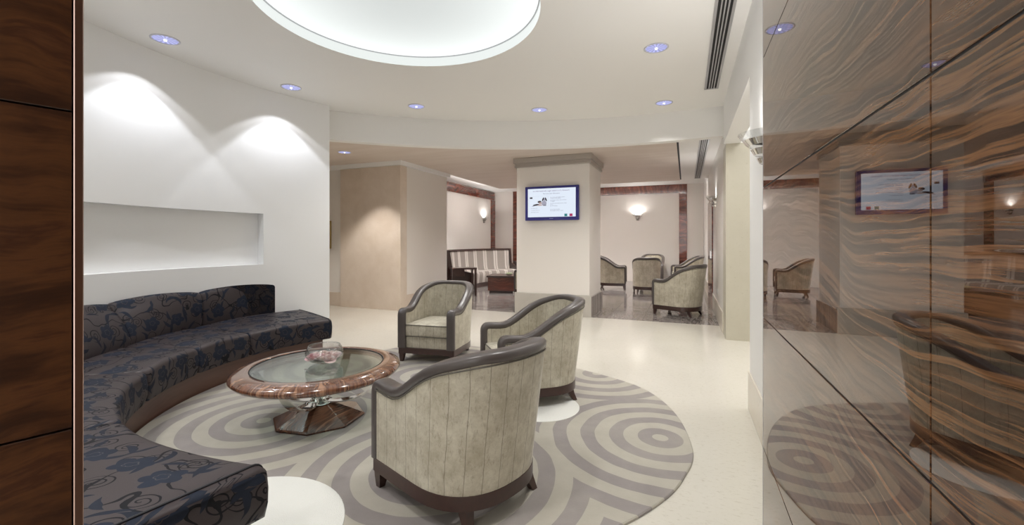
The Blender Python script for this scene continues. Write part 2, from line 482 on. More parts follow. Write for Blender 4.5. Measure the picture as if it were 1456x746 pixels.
# ---------------------------------------------------------------- bulkhead between main room and lounge
def arc_y(x): return BC.y + sqrt(max(0, BR * BR - (x - BC.x) ** 2))
rows = []
for i in range(49):
    x = -5.02 + (XR + .2 + 5.02) * i / 48
    a = atan2(arc_y(x) - BC.y, x - BC.x)
    di = Vector((cos(a), sin(a))); p0 = BC + di * BR; p1 = BC + di * (BR + .14)
    rows.append([Vector((p0.x, p0.y, 2.70)), Vector((p0.x, p0.y, 3.12)), Vector((p1.x, p1.y, 3.12)), Vector((p1.x, p1.y, 2.70))])
bm = grid_mesh(rows, closed_v=True, cap0=True, cap1=True)
struct(autosmooth(link('trim_1', bm, M_ceil)))
# ---------------------------------------------------------------- rear ceiling (follows the bulkhead), floating fabric panel
def strip_ceiling(name, x0, x1, y1, z0, z1, m, n=24):
    bm = bmesh.new(); prev = None
    for i in range(n + 1):
        x = x0 + (x1 - x0) * i / n
        ya = arc_y(x) + .12 if x > -4.72 else 4.2
        cur = [bm.verts.new((x, ya, z0)), bm.verts.new((x, y1, z0)), bm.verts.new((x, y1, z1)), bm.verts.new((x, ya, z1))]
        if prev:
            for k in range(4): bm.faces.new((prev[k], cur[k], cur[(k + 1) % 4], prev[(k + 1) % 4]))
        else: bm.faces.new(cur)
        prev = cur
    bm.faces.new(prev[::-1]); bmesh.ops.recalc_face_normals(bm, faces=bm.faces[:])
    return link(name, bm, m)
rc = struct(strip_ceiling('ceiling', -.10, 2.4, 11.5, HR, HR + .1, M_ceil))
fp = strip_ceiling('fabric_panel', -8.0, -4.95, 6.9, HR - .015, HR + .05, M_tan); struct(fp); fp.name = 'ceiling'
fp2 = strip_ceiling('fabric_panel', -4.95, -.13, 11.5, HR - .015, HR + .03, M_tan); struct(fp2); fp2.name = 'ceiling'
boxo('shadow_gap', -.131, -.099, 6.72, 11.5, HR + .002, HR + .1, M_black, rc)  # black backing keeps the gap dark where cove light leaked through
struct(boxo('ceiling', -8.2, 2.4, 8.3, YB + .2, HT, HT + .1, M_ceil))
struct(boxo('ceiling', -8.2, -4.9, 3.8, 8.3, HR + .06, HR + .16, M_ceil))
# ---------------------------------------------------------------- curved left wall with niche
za = [0, 1.02, 1.62, 3.12]
A0, A1 = 157.4, 262.0; NA0, NA1 = 170.0, 206.0
al = [A0] + [A0 + (NA0 - A0) * k / 5 for k in range(1, 5)] + [NA0 + (NA1 - NA0) * k / 16 for k in range(17)] + [NA1 + (A1 - NA1) * k / 16 for k in range(1, 17)]
bm = bmesh.new()
cache = {}
def pv(a, r, z):
    k = (round(a, 3), round(r, 3), round(z, 3))
    if k not in cache: cache[k] = bm.verts.new((WC.x + r * cos(radians(a)), WC.y + r * sin(radians(a)), z))
    return cache[k]
for a, b2 in zip(al[:-1], al[1:]):
    for z0, z1 in zip(za[:-1], za[1:]):
        innic = (z0 == 1.02 and a >= NA0 - .01 and b2 <= NA1 + .01)
        r = WR + .12 if innic else WR
        bm.faces.new((pv(a, r, z0), pv(b2, r, z0), pv(b2, r, z1), pv(a, r, z1)))
        if innic:
            for z in (z0, z1): bm.faces.new((pv(a, WR, z), pv(b2, WR, z), pv(b2, WR + .12, z), pv(a, WR + .12, z)))
    bm.faces.new((pv(a, WR + .2, 0), pv(b2, WR + .2, 0), pv(b2, WR + .2, 3.12), pv(a, WR + .2, 3.12)))
for a in (NA0, NA1): bm.faces.new((pv(a, WR, 1.02), pv(a, WR + .12, 1.02), pv(a, WR + .12, 1.62), pv(a, WR, 1.62)))
bm.faces.new([pv(A0, WR, z) for z in za] + [pv(A0, WR + .2, 3.12), pv(A0, WR + .2, 0)])
bmesh.ops.recalc_face_normals(bm, faces=bm.faces[:])
wl = struct(autosmooth(link('wall_left', bm, M_white), 30))
# ---------------------------------------------------------------- right side walls
def wall(name, *a, m=M_white, parent=None): return struct(boxo(name, *a, m, parent))
wr = wall('wall_right', .245, .66, -1.575, 1.68, 0, 3.1, m=M_black)
rowsz = [-.270 + .437 * k for k in range(0, 9)]
ysm = [-1.57, -.486, .598, 1.682]
for i in range(3):
    for k in range(8):
        z0, z1 = max(0.0, rowsz[k] + .001), min(3.1, rowsz[k + 1] - .001)
        if z1 - z0 < .02: continue
        o = boxo('wood_panel', .243, .262, ysm[i] + .0012, ysm[i + 1] - .0012, z0 + .0008, z1 - .0008, M_panel, wr, .0008)
boxo('edge_trim', .2425, .27, 1.684, 1.690, 0, 3.1, M_alu, wr)
wn = wall('wall_right_near', .462, .66, 1.70, 3.82, 0, 3.1); wn.name = 'wall_right'
wall('wall_right', .462, .66, 3.82, 6.36, 2.57, 3.1, m=M_white)
wj = wall('trim_2', .49, .82, 6.36, 6.8, 0, 2.57, m=M_beige2)
wall('wall_right', .66, .82, 6.36, 6.8, 2.57, 3.1)
wf = wall('wall_right', .494, .66, 6.372, YB, 0, 3.1, m=M_gloss)
wall('wall_side_passage', 2.0, 2.2, 1.7, 7.2, 0, 3.1, m=M_cream)
wall('wall_end_passage', .66, 2.2, 7.0, 7.2, 0, 3.1, m=M_cream)
wall('wall_start_passage', .66, 2.2, 1.70, 1.9, 0, 3.1, m=M_cream)
# upper opening wall strip in cream-green seen over the marble pier
struct(boxo('baseboard_right', .448, .462, 1.70, 3.82, 0, .29, M_skirt2, None, .003))
struct(boxo('baseboard_right', .476, .494, 6.80, 9.28, 0, .29, M_skirt2, None, .003))
struct(boxo('baseboard_right', .476, .494, 10.9, YB - .02, 0, .29, M_skirt2, None, .003))
dr = struct(boxo('door_1', .470, .494, 9.30, 10.87, 0, 2.13, M_red_s))
boxo('door_handle', .44, .47, 9.40, 9.43, .95, 1.10, M_chrome, dr, .004)
# ---------------------------------------------------------------- lounge back and left walls
wb = wall('wall_back', XL - .2, .7, YB, YB + .2, 0, HT, m=M_cream)
def framepiece(x0, x1, z0, z1, m, n, vert):
    for k in range(n):
        if vert: a, b_ = z0 + (z1 - z0) * k / n, z0 + (z1 - z0) * (k + 1) / n; boxo('wood_panel', x0, x1, YB - .03, YB, a + .001, b_ - .001, m, fr_, .002)
        else: a, b_ = x0 + (x1 - x0) * k / n, x0 + (x1 - x0) * (k + 1) / n; boxo('wood_panel', a + .001, b_ - .001, YB - .03, YB, z0, z1, m, fr_, .002)
fr_ = struct(boxo('trim_3', -5.70, .04, YB - .004, YB, HT - .26, HT - .001, M_darkwood))
framepiece(-5.69, .035, HT - .255, HT - .003, M_red_h, 6, False)
framepiece(-.19, .035, .01, HT - .256, M_red_v, 4, True)
framepiece(-5.69, -5.47, .01, HT - .256, M_red_v, 4, True)
wall('wall_left_lounge', XL - .2, XL, 8.48, YB, 0, HT, m=M_cream)
fl_ = struct(boxo('trim_4', XL, XL + .004, 9.0, YB - .05, HT - .30, HT - .01, M_darkwood))
for k in range(5):
    a = 8.9 + k * 1.08; boxo('wood_panel', XL + .004, XL + .03, a + .001, min(a + 1.079, YB - .08), HT - .30, HT - .04, M_red_s, fl_, .002)
for k in range(4): boxo('wood_panel', XL + .004, XL + .03, 14.02, YB - .04, .01 + k * .68, .688 + k * .68, M_red_s, fl_, .002)
boxo('shadow_line', XL, XL + .02, 8.6, YB - .04, HT - .035, HT - .025, M_crown, fl_)
# cream block with marble face beside the curved wall
wc = wall('wall_left_block', -8.2, -4.94, 6.80, 8.48, 0, HR + .05, m=M_cream)
struct(boxo('trim_5', -6.33, -4.91, 6.74, 6.94, 0, 2.70, M_beige))
struct(boxo('trim_6', -8.0, -4.87, 6.70, 6.80, 2.705, HR - .016, M_white))
struct(boxo('trim_7', -4.94, -4.87, 6.80, 8.52, 2.705, HR - .016, M_white))
struct(boxo('baseboard_left', -8.0, -6.335, 6.782, 6.80, 0, .27, M_beige, None, .003))
struct(boxo('baseboard_left', -4.94, -4.922, 6.945, 8.47, 0, .27, M_beige, None, .003))
wall('wall_far_left', -8.2, -8.0, 3.9, 6.8, 0, HR, m=M_cream)
wall('wall_far_left', -8.2, -4.97, 3.8, 4.0, 0, HR, m=M_cream)
# ---------------------------------------------------------------- jamb panel at the left of the frame (turned 17 degrees)
e = Vector((-.787, .336)); t17 = math.atan2(.955, .295)
wj2 = struct(empty('wall_near_left', (e.x, e.y, 0), t17 - pi / 2))
# local: y along the jamb (towards the room), x to the right; visible face is x=0
boxo('jamb_core', -.16, -.014, -.62, -.001, 0, 3.1, M_darkwood, wj2)
for k in range(8):
    z0, z1 = max(0.0, rowsz[k] + .001), min(3.1, rowsz[k + 1] - .001)
    if z1 - z0 < .02: continue
    boxo('wood_panel', -.014, 0, -.62, -.0015, z0 + .0004, z1 - .0004, M_panel_l, wj2, .0007)
boxo('edge_trim', -.165, .0015, 0.0, .010, 0, 3.1, M_nickel, wj2, .001)
# ---------------------------------------------------------------- pillar
pil = struct(boxo('pillar', -2.845, -1.52, 7.375, 8.40, 0, HR - .016, M_cream))
boxo('front_skirting', -2.875, -1.485, 7.345, 7.374, 0, .37, M_skirt, pil, .003)
boxo('side_skirting', -1.519, -1.485, 7.376, 8.42, 0, .34, M_tile, pil, .003)
boxo('left_skirting', -2.875, -2.846, 7.376, 8.42, 0, .37, M_skirt, pil, .003)
bm = bmesh.new()
for (o_, z0, z1) in ((.03, 2.615, 2.65), (.022, 2.65, 2.69), (.05, 2.69, HR - .017)): box(bm, -2.845 - o_, -1.52 + o_, 7.375 - o_, 8.40 + o_, z0, z1, .004)
link('crown_moulding', bm, M_crown, pil)

# ---------------------------------------------------------------- RUG
ctrl = [(.04, 2.93), (-.01, 2.55), (-.11, 2.28), (-.30, 1.98), (-.62, 1.62), (-1.1, 1.25), (-1.8, 1.02), (-2.6, 1.08), (-3.2, 1.45), (-3.60, 1.98), (-3.86, 2.5), (-3.93, 2.95), (-3.85, 3.45), (-3.5, 3.9), (-3.15, 4.45), (-2.65, 4.75), (-2.1, 4.70), (-1.5, 4.48), (-1.02, 4.33), (-.41, 4.01), (-.1, 3.55)]
def catmull(P, per=6):
    out = []; n = len(P)
    for i in range(n):
        p0, p1, p2, p3 = [Vector(P[(i + k) % n]) for k in (-1, 0, 1, 2)]
        for j in range(per):
            t = j / per
            out.append(.5 * ((2 * p1) + (p2 - p0) * t + (2 * p0 - 5 * p1 + 4 * p2 - p3) * t * t + (3 * p1 - 3 * p2 + p3 - p0) * t ** 3))
    return out
out = catmull(ctrl)
FC_ = Vector((-1.99, 3.05))
out = [p if (p - FC_).length < 1.915 or not radians(158) < atan2(p.y - 3.05, p.x + 1.99) % (2 * pi) < radians(284) else FC_ + (p - FC_).normalized() * 1.915 for p in out]
def slab(pts, z0, z1, bev):
    c = sum(pts, Vector((0, 0))) / len(pts)
    rows = []
    for p in pts:
        d = (p - c).normalized()
        rows.append([Vector((p.x, p.y, z0)), Vector((p.x, p.y, z1 - bev)), Vector((p.x - d.x * bev, p.y - d.y * bev, z1)), Vector((c.x, c.y, z1))])
    bm = grid_mesh(rows, closed_u=True); bmesh.ops.remove_doubles(bm, verts=bm.verts[:], dist=1e-5); bmesh.ops.recalc_face_normals(bm, faces=bm.faces[:])
    return bm
rug = link('rug', slab(out, .001, .016, .005), M_rug)
tag(rug, 'large round grey and mauve rug with rippling ring pattern under the armchairs', 'rug')
for (cx, cy, r, l) in ((-1.854, 1.288, .49, 'larger white wool disc beside the near end of the sofa'), (-1.054, 3.23, .305, 'smaller white wool disc under the right-hand armchair')):
    pts = [Vector((cx + r * cos(2 * pi * k / 64), cy + r * sin(2 * pi * k / 64))) for k in range(64)]
    o = link('white_disc', slab(pts, .0165, .020, .002), M_wool, rug); o['label'] = l

# ---------------------------------------------------------------- CURVED SOFA
FC = Vector((-1.99, 3.05)); FR = 1.85
JC = Vector((-1.66, 3.66)); JR = 3.03
def hit(th, C_, R_):
    d = Vector((cos(th), sin(th))); o = FC - C_
    b_ = o.dot(d); return -b_ + sqrt(max(0, b_ * b_ - (o.dot(o) - R_ * R_)))
def spos(th, r, z):
    w_ = sstep(radians(250), radians(284), th)
    th2 = th - radians(8.9) * w_ * (r - FR)
    return Vector((FC.x + r * cos(th2), FC.y + r * sin(th2), z))
sofa = empty('curved_sofa', (0, 0, 0), 0, 'long curved banquette sofa in dark navy floral velvet along the white wall', 'sofa')
seams = [156, 183.7, 201.2, 221, 252, 284.3]
def prof_seat(th, shrink, puff):
    ro = hit(th, JC, JR) + .06; rf = FR + shrink; rr = .045
    zb = .205 + shrink; zt = .42 - shrink * .8 + puff * .012
    P = [(rf + .01, zb)]
    for k in range(6):
        a = k / 5 * pi / 2; P.append((rf + rr - rr * cos(a), zt - rr + rr * sin(a)))
    P.insert(1, (rf - .004, zb + .05)); P.insert(2, (rf - .006, zb + .11))
    for k in range(1, 6): P.append((rf + rr + (ro - rf - rr) * k / 5, zt + .008 * sin(pi * k / 5) - .0))
    P.append((ro, zb)); return P
for si in range(5):
    a, b_ = radians(seams[si]), radians(seams[si + 1]); n = 14; rows = []; uvs = []
    ts = [0, .012, .035] + [.035 + .93 * k / n for k in range(1, n)] + [.965, .988, 1]
    for t in ts:
        th = a + (b_ - a) * t
        dd = min(t, 1 - t); arc = dd * (b_ - a) * 2.0
        sh = .022 * (1 - sqrt(max(0, 1 - (1 - min(1, arc / .035)) ** 2)))
        P = prof_seat(th, sh, sin(pi * t)); L = 0; row = []; uv = []
        for i, (r, z) in enumerate(P):
            if i: L += sqrt((r - P[i - 1][0]) ** 2 + (z - P[i - 1][1]) ** 2)
            row.append(spos(th, r, z)); uv.append((th * 2.1, L))
        rows.append(row); uvs.append(uv)
    bm = grid_mesh(rows, uvs, closed_v=True, cap0=True, cap1=True)
    sc_ = link('seat_cushion', bm, M_floral, sofa); autosmooth(sc_, 55)
    if si in (0, 4):
        th = a if si == 0 else b_
        pts = [p + Vector((0, 0, .001)) for p in rows[2 if si == 0 else -3][2:14]]
        bm = bmesh.new(); tube(bm, pts, .0055, 8); link('end_piping', bm, M_navypipe, sc_, smooth=True)
# back cushions
bs = [163.2, 181.3, 199.4, 220, 241]
for si in range(4):
    a, b_ = radians(bs[si]), radians(bs[si + 1]); n = 14; rows = []; uvs = []
    ts = [0, .01, .03] + [.03 + .94 * k / n for k in range(1, n)] + [.97, .99, 1]
    for t in ts:
        th = a + (b_ - a) * t; arc = min(t, 1 - t) * (b_ - a) * 2.7
        sh = .022 * (1 - sqrt(max(0, 1 - (1 - min(1, arc / .04)) ** 2)))
        rj = hit(th, JC, JR); rw = hit(th, WC, WR)
        lean = 1.0; zt = .765 + .035 * sin(pi * t) ** .7 - sh
        r0 = rj + sh; r1 = min(rw - .11, rj + .16) + sh; r1 = max(r1, r0 + .0)
        if si == 0: r1 = max(r0 + .01, rw - .12)
        P = [(r0 + .01, .40), (r0 - .003, .47), (r0 * .6 + r1 * .4 - .012, .60), (r0 * .25 + r1 * .75 - .008, zt - .08)]
        for k in range(6):
            q = k / 5 * pi; P.append((r1 + .048 - .048 * cos(q), zt - .048 + .048 * sin(q)))
        P.append((r1 + .10, .60)); P.append((max(r0, r1) + .09, .40))
        P = [(min(r, rw - .006), z) for r, z in P]
        L = 0; row = []; uv = []
        for i, (r, z) in enumerate(P):
            if i: L += sqrt((r - P[i - 1][0]) ** 2 + (z - P[i - 1][1]) ** 2)
            row.append(spos(th, r, z)); uv.append((th * 2.75 + .1, L + 1.3))
        rows.append(row); uvs.append(uv)
    bm = grid_mesh(rows, uvs, closed_v=True, cap0=True, cap1=True)
    bc = link('back_cushion', bm, M_floral, sofa); autosmooth(bc, 55)
# plinth
rows = []; uvs = []
for k in range(61):
    th = radians(158.5 + (283 - 158.5) * k / 60); ro = hit(th, JC, JR)
    row = [spos(th, r, z) for r, z in ((FR + .075, .0), (FR + .075, .215), (ro, .215), (ro, .0))]
    rows.append(row)
bm = grid_mesh(rows, closed_v=True, cap0=True, cap1=True); pl = link('plinth', bm, M_plinth, sofa); autosmooth(pl)
rug_z = .016

# ---------------------------------------------------------------- ARMCHAIR
def armchair():
    root = empty('armchair')
    W, F = .338, .36
    path = []       # plan outline of outer face, from front (+y side) round the back to the other front
    for k in range(9): path.append((F - (F + .03) * k / 8, W - .012 * (1 - k / 8)))
    for k in range(1, 26):
        a = pi * k / 26; p = 2 / 2.35
        x = -abs(sin(a)) ** p * .335 - .03; y = (1 if cos(a) > 0 else -1) * abs(cos(a)) ** p * W
        path.append((x, y))
    for k in range(9): path.append((-.03 + (F + .03) * k / 8, -(W - .012 * k / 8)))
    P = [Vector(p) for p in path]; n = len(P)
    nor = []
    for i in range(n):
        t = (P[min(i + 1, n - 1)] - P[max(i - 1, 0)]).normalized(); nor.append(Vector((-t.y, t.x)) * -1)
    # outward: make sure it points away from centre
    for i in range(n):
        if nor[i].dot(P[i] - Vector((min(P[i].x, 0) * .3, 0))) < 0: nor[i] = -nor[i]
    arc = [0]
    for i in range(1, n): arc.append(arc[-1] + (P[i] - P[i - 1]).length)
    def H(x): return .552 + .198 * sstep(.19, -.20, x) + .058 * sstep(-.12, -.365, x) + .01 * sstep(.2, .36, x)
    def dfm(v):
        f = max(0, (v.z - .155) / .65); w_ = max(0, min(1, (.30 - v.x) / .62))
        return Vector((v.x - .085 * f * w_ * w_, v.y * (1 + .06 * f * w_), v.z))
    th = .07; zb = .155
    rows = []; uvs = []
    for i in range(n):
        h = H(P[i].x); q = P[i] - nor[i] * th
        zs = [zb, zb + .13 * (h - zb) / .4, zb + .5 * (h - zb), h - .03, h - .004]
        row = [dfm(Vector((P[i].x, P[i].y, z))) for z in zs] + [dfm(Vector((q.x, q.y, z))) for z in (h - .004, zb + .5 * (h - zb), zb + .02)]
        rows.append(row); uvs.append([(arc[i], r.z) for r in row])
    bm = grid_mesh(rows, uvs, closed_v=True, cap0=True, cap1=True)
    autosmooth(link('upholstered_shell', bm, M_velvet, root), 50)
    # leather rail: up one front post, over the arm, round the back and down again
    mid = [P[i] - nor[i] * (th / 2) for i in range(n)]
    path3 = []; nn = []
    hf = H(F)
    def post(i, sgn):
        x = mid[i].x; y = mid[i].y; out = []
        for z in (.158, .25, .35, .45, hf - .045): out.append(Vector((x - .004, y, z)))
        for k in range(1, 5):
            a = k / 5 * pi / 2; out.append(Vector((x - .004 - .035 * (1 - cos(a)), y, hf - .045 + .035 * sin(a) + .008 * k / 5)))
        return out
    a_ = post(0, 1); path3 += a_; nn += [nor[0]] * len(a_)
    for i in range(1, n - 1): path3.append(Vector((mid[i].x, mid[i].y, H(P[i].x)))); nn.append(nor[i])
    a_ = post(n - 1, -1)[::-1]; path3 += a_; nn += [nor[-1]] * len(a_)
    rows = []
    sec = []
    for k in range(12):
        a = 2 * pi * (k + .5) / 12; ca, sa = cos(a), sin(a)
        sec.append(((1 if ca > 0 else -1) * abs(ca) ** .6 * .047, (1 if sa > 0 else -1) * abs(sa) ** .6 * .028))
    m_ = len(path3)
    for i, p in enumerate(path3):
        t = (path3[min(i + 1, m_ - 1)] - path3[max(i - 1, 0)]).normalized()
        A = Vector((nn[i].x, nn[i].y, 0)); A = (A - t * A.dot(t)).normalized(); B = A.cross(t)
        if B.z < -.01 or (abs(B.z) <= .01 and B.x < 0): B = -B
        pp = dfm(p)
        rows.append([pp + A * u + B * v for u, v in sec])
    # keep ring orientation consistent
    bm = grid_mesh(rows, closed_v=True, cap0=True, cap1=True)
    autosmooth(link('leather_rail', bm, M_leather, root), 60)
    # welt below rail on outside
    bm = bmesh.new(); tube(bm, [dfm(Vector((P[i].x + nor[i].x * .003, P[i].y + nor[i].y * .003, H(P[i].x) - .031))) for i in range(n)], .004, 6)
    link('welt', bm, M_piping, root, smooth=True)
    # seat cushion and apron
    bm = bmesh.new(); L = bm.loops.layers.uv.new('UVMap')
    box(bm, -.24, .355, -.268, .268, .275, .415, .028, 3)
    for v in bm.verts:
        if v.co.z > .4: v.co.z += .012 * (1 - (v.co.x / .36) ** 2) * (1 - (v.co.y / .29) ** 2)
        if v.co.x < -.1: v.co.y *= 1 - .25 * ((-.1 - v.co.x) / .15) ** 2
    for f in bm.faces:
        for lp in f.loops: lp[L].uv = (lp.vert.co.y + .044, lp.vert.co.z - lp.vert.co.x)
    cu = autosmooth(link('seat_cushion', bm, M_velvet, root), 60)
    bm = bmesh.new()
    for z in (.408, .283): tube(bm, [(.357, y, z) for y in (-.262, -.13, 0, .13, .262)], .0045, 6)
    link('cushion_piping', bm, M_piping, cu, smooth=True)
    bm = bmesh.new(); L = bm.loops.layers.uv.new('UVMap'); box(bm, -.10, .335, -.272, .272, .15, .276, .004)
    for f in bm.faces:
        for lp in f.loops: lp[L].uv = (lp.vert.co.y + .044, lp.vert.co.z)
    link('apron', bm, M_velvet, root)
    # wooden base band following the plan, bowed down slightly between the legs
    rows = []
    for i in range(n):
        o_ = P[i] + nor[i] * .004; q = P[i] - nor[i] * .05
        rows.append([Vector((o_.x, o_.y, .088)), Vector((o_.x, o_.y, .157)), Vector((q.x, q.y, .157)), Vector((q.x, q.y, .088))])
    bm = grid_mesh(rows, closed_v=True, cap0=True, cap1=True); box(bm, .30, .362, -.30, .30, .095, .156)
    autosmooth(link('base_band', bm, M_darkwood, root), 40)
    for (x, y, sx, sy) in ((.325, .30, .01, 0), (.325, -.30, .01, 0), (-.255, .215, -.045, .02), (-.255, -.215, -.045, -.02)):
        bm = bmesh.new()
        def q4(cx, cy, s, z): return [bm.verts.new((cx + a * s, cy + b_ * s, z)) for a, b_ in ((-1, -1), (1, -1), (1, 1), (-1, 1))]
        r0 = q4(x, y, .029, .10); r1 = q4(x + sx * .35, y + sy * .35, .025, .055); r2 = q4(x + sx, y + sy, .017, 0)
        for A, B in ((r0, r1), (r1, r2)):
            for k in range(4): bm.faces.new((A[k], A[(k + 1) % 4], B[(k + 1) % 4], B[k]))
        bm.faces.new(r0); bm.faces.new(r2[::-1]); bmesh.ops.recalc_face_normals(bm, faces=bm.faces[:])
        link('leg', bm, M_darkwood, root)
    return root
chairs = [
    ((-1.085, 2.03, .0165), 160, 'sage velvet armchair in the foreground with its rounded back to the viewer', 'armchairs around the coffee table'),
    ((-2.57, 4.25, .0165), 277, 'sage velvet armchair facing the viewer behind the coffee table', 'armchairs around the coffee table'),
    ((-1.20, 3.45, .0205), 219, 'sage velvet armchair seen from its side, standing over the small white disc', 'armchairs around the coffee table'),
    ((-.10, 8.30, 0), 157, 'nearest lounge armchair, back turned, beside the right wall on dark marble', 'armchairs in the rear lounge'),
    ((-1.86, 12.1, 0), 5, 'lounge armchair half hidden by the pillar, turned to the right', 'armchairs in the rear lounge'),
    ((-.92, 11.45, 0), 97, 'lounge armchair with its back squarely to the viewer, under the wall sconce', 'armchairs in the rear lounge'),
    ((-.93, 13.75, 0), 270, 'farthest lounge armchair, facing the viewer against the back wall', 'armchairs in the rear lounge'),
    ((.02, 12.9, 0), 190, 'lounge armchair facing left, behind the nearest one by the right wall', 'armchairs in the rear lounge'),
    ((-3.32, 9.75, 0), 168, 'lounge armchair at the pillar edge, facing the striped banquette', 'armchairs in the rear lounge'),
]
proto = armchair()
for i, (loc, ang, lab, grp) in enumerate(chairs):
    o = proto if i == 0 else copy_tree(proto)
    o.location = loc; o.rotation_euler = (0, 0, radians(ang)); tag(o, lab, 'armchair', grp)
    o.scale = (.96, .96, .96) if i < 3 else (.97, .97, 1.07)

# ---------------------------------------------------------------- COFFEE TABLE
TB = Vector((-2.475, 2.43)); zr = .0165
tab = empty('coffee_table', (TB.x, TB.y, zr), 0, 'round rosewood coffee table with glass top on an octagonal pyramid base', 'coffee table')
R0, R1 = .568, .445
prof = [(R1 - .012, .352), (R1, .345), (R0 - .05, .322), (R0 - .015, .330), (R0, .350), (R0 - .004, .368), (R0 - .03, .384), (R0 - .07, .393), (R1 + .006, .397), (R1, .393), (R1, .380), (R1 - .012, .378)]
N = 96; rows = []; uvs = []
for k in range(N):
    a = 2 * pi * k / N; rows.append([Vector((r * cos(a), r * sin(a), z)) for r, z in prof]); uvs.append([(k / N * 3.3, r) for r, z in prof])
bm = grid_mesh(rows, uvs, closed_u=True, closed_v=True); autosmooth(link('rim', bm, M_rim, tab), 60)
bm = lathe([(0, .3795), (R1 - .003, .3795), (R1 - .003, .3905), (0, .3905)], 72); autosmooth(link('glass_top', bm, M_pane, tab))
bm = lathe([(R1 - .006, .3792), (R1 - .0005, .3792), (R1 - .0005, .394), (R1 - .006, .394)], 72, close=True); link('black_inset', bm, M_black, tab)
# base: eight facets
bm = bmesh.new(); ro = pi / 8 + .15
rg = []
for r, z in ((.310, 0), (.315, .012), (.305, .020), (.105, .105), (.10, .108)):
    rg.append([bm.verts.new((r * cos(ro + pi / 4 * k), r * sin(ro + pi / 4 * k), z)) for k in range(8)])
for a, b_ in zip(rg[:-1], rg[1:]):
    for k in range(8): bm.faces.new((a[k], a[(k + 1) % 8], b_[(k + 1) % 8], b_[k]))
bm.faces.new(rg[0][::-1]); bm.faces.new(rg[-1]); bmesh.ops.recalc_face_normals(bm, faces=bm.faces[:])
tb = link('base', bm, M_tabbase, tab); tb['label'] = 'octagonal rosewood pyramid base'
bm = lathe([(0, .108), (.085, .108), (.095, .116), (.085, .126), (.05, .13), (.03, .15), (.035, .165), (.02, .18), (0, .182)], 32)
hb = autosmooth(link('hub', bm, M_chrome, tab), 40); hb['label'] = 'chrome hub'
for k in range(6):
    a = k * pi / 3; bm = bmesh.new(); tube(bm, [(.05 * cos(a), .05 * sin(a), .125), (.05 * cos(a), .05 * sin(a), .16)], .008, 8)
    link('bolt', bm, M_chrome, hb, smooth=False)
for q in range(4):
    aa = radians(20 + 90 * q); bm = bmesh.new(); rows = []
    for k in range(15):
        t = k / 14; r = .05 + (.50 - .05) * (t ** .85); z = .118 + .215 * (t ** 2.4) ; wd = .028 + .012 * sin(pi * t)
        rows.append([Vector((r, -wd, z)), Vector((r, wd, z)), Vector((r - .004, wd, z + .010)), Vector((r - .004, -wd, z + .010))])
    bm.free(); bm = grid_mesh(rows, closed_v=True, cap0=True, cap1=True)
    bmesh.ops.rotate(bm, verts=bm.verts[:], cent=(0, 0, 0), matrix=Matrix.Rotation(aa, 3, 'Z'))
    o = autosmooth(link('curved_arm', bm, M_chrome, tab), 40)
    o['label'] = 'curved chrome arm'
# glass bowl of roses
zt = zr + .3905
bp = Vector((TB.x + .015, TB.y + .03))
bowl = link('glass_bowl', lathe([(0, 0), (.05, 0), (.055, .004), (.10, .022), (.128, .055), (.130, .08), (.118, .115), (.108, .130), (.105, .130), (.115, .112), (.127, .08), (.125, .057), (.097, .026), (.05, .008), (0, .007)], 48), M_bowl, None, (bp.x, bp.y, zt + .001), smooth=True)
tag(bowl, 'clear round glass bowl of pink roses on the coffee table', 'bowl')
M_rose, b = mat('pink_rose_petals', (.75, .42, .45), .6)
oi = S.nt.nodes.new('ShaderNodeObjectInfo')
put(b, 'Base Color', mix(S(oi.outputs['Random']), (.80, .50, .52), (.84, .72, .68))); b.inputs['Subsurface Weight'].default_value = .1
def rose_mesh():
    bm = bmesh.new()
    for ring, (cnt, r, tilt, h) in enumerate(((6, .026, 1.0, .022), (5, .018, .6, .028), (4, .010, .3, .030), (3, .004, .1, .028))):
        for k in range(cnt):
            a = 2 * pi * k / cnt + ring * .5; vs = []
            for i in range(4):
                for j in range(4):
                    u = (j / 3 - .5) * 1.5 * 2.0 / cnt * 2.0; v = i / 3
                    rr = r * (.35 + .65 * v) + tilt * .012 * v * v; zz = h * v * (1 - .25 * abs(j / 3 - .5)) - tilt * .012 * v * v
                    vs.append(bm.verts.new((rr * cos(a + u), rr * sin(a + u), zz)))
            for i in range(3):
                for j in range(3): bm.faces.new((vs[i * 4 + j], vs[i * 4 + j + 1], vs[i * 4 + j + 5], vs[i * 4 + j + 4]))
    me = D.meshes.new('rose'); bm.to_mesh(me); bm.free(); me.materials.append(M_rose)
    for p in me.polygons: p.use_smooth = True
    return me
rm = rose_mesh()
rp = [(0, 0, .034)] + [(.040 * cos(k * 2 * pi / 5), .040 * sin(k * 2 * pi / 5), .030) for k in range(5)] + [(.082 * cos(k * 2 * pi / 9 + .3), .082 * sin(k * 2 * pi / 9 + .3), .036) for k in range(9)]
for k, (x, y, z) in enumerate(rp):
    o = link('rose', rm, None, None, (bp.x + x, bp.y + y, zt + z)); o.rotation_euler = (random.uniform(-.5, .5), random.uniform(-.5, .5), random.uniform(0, 6)); s_ = random.uniform(1.15, 1.4); o.scale = (s_, s_, s_)
    tag(o, 'pink rose head heaped in the clear glass bowl', 'flower', 'pink roses in the glass bowl')

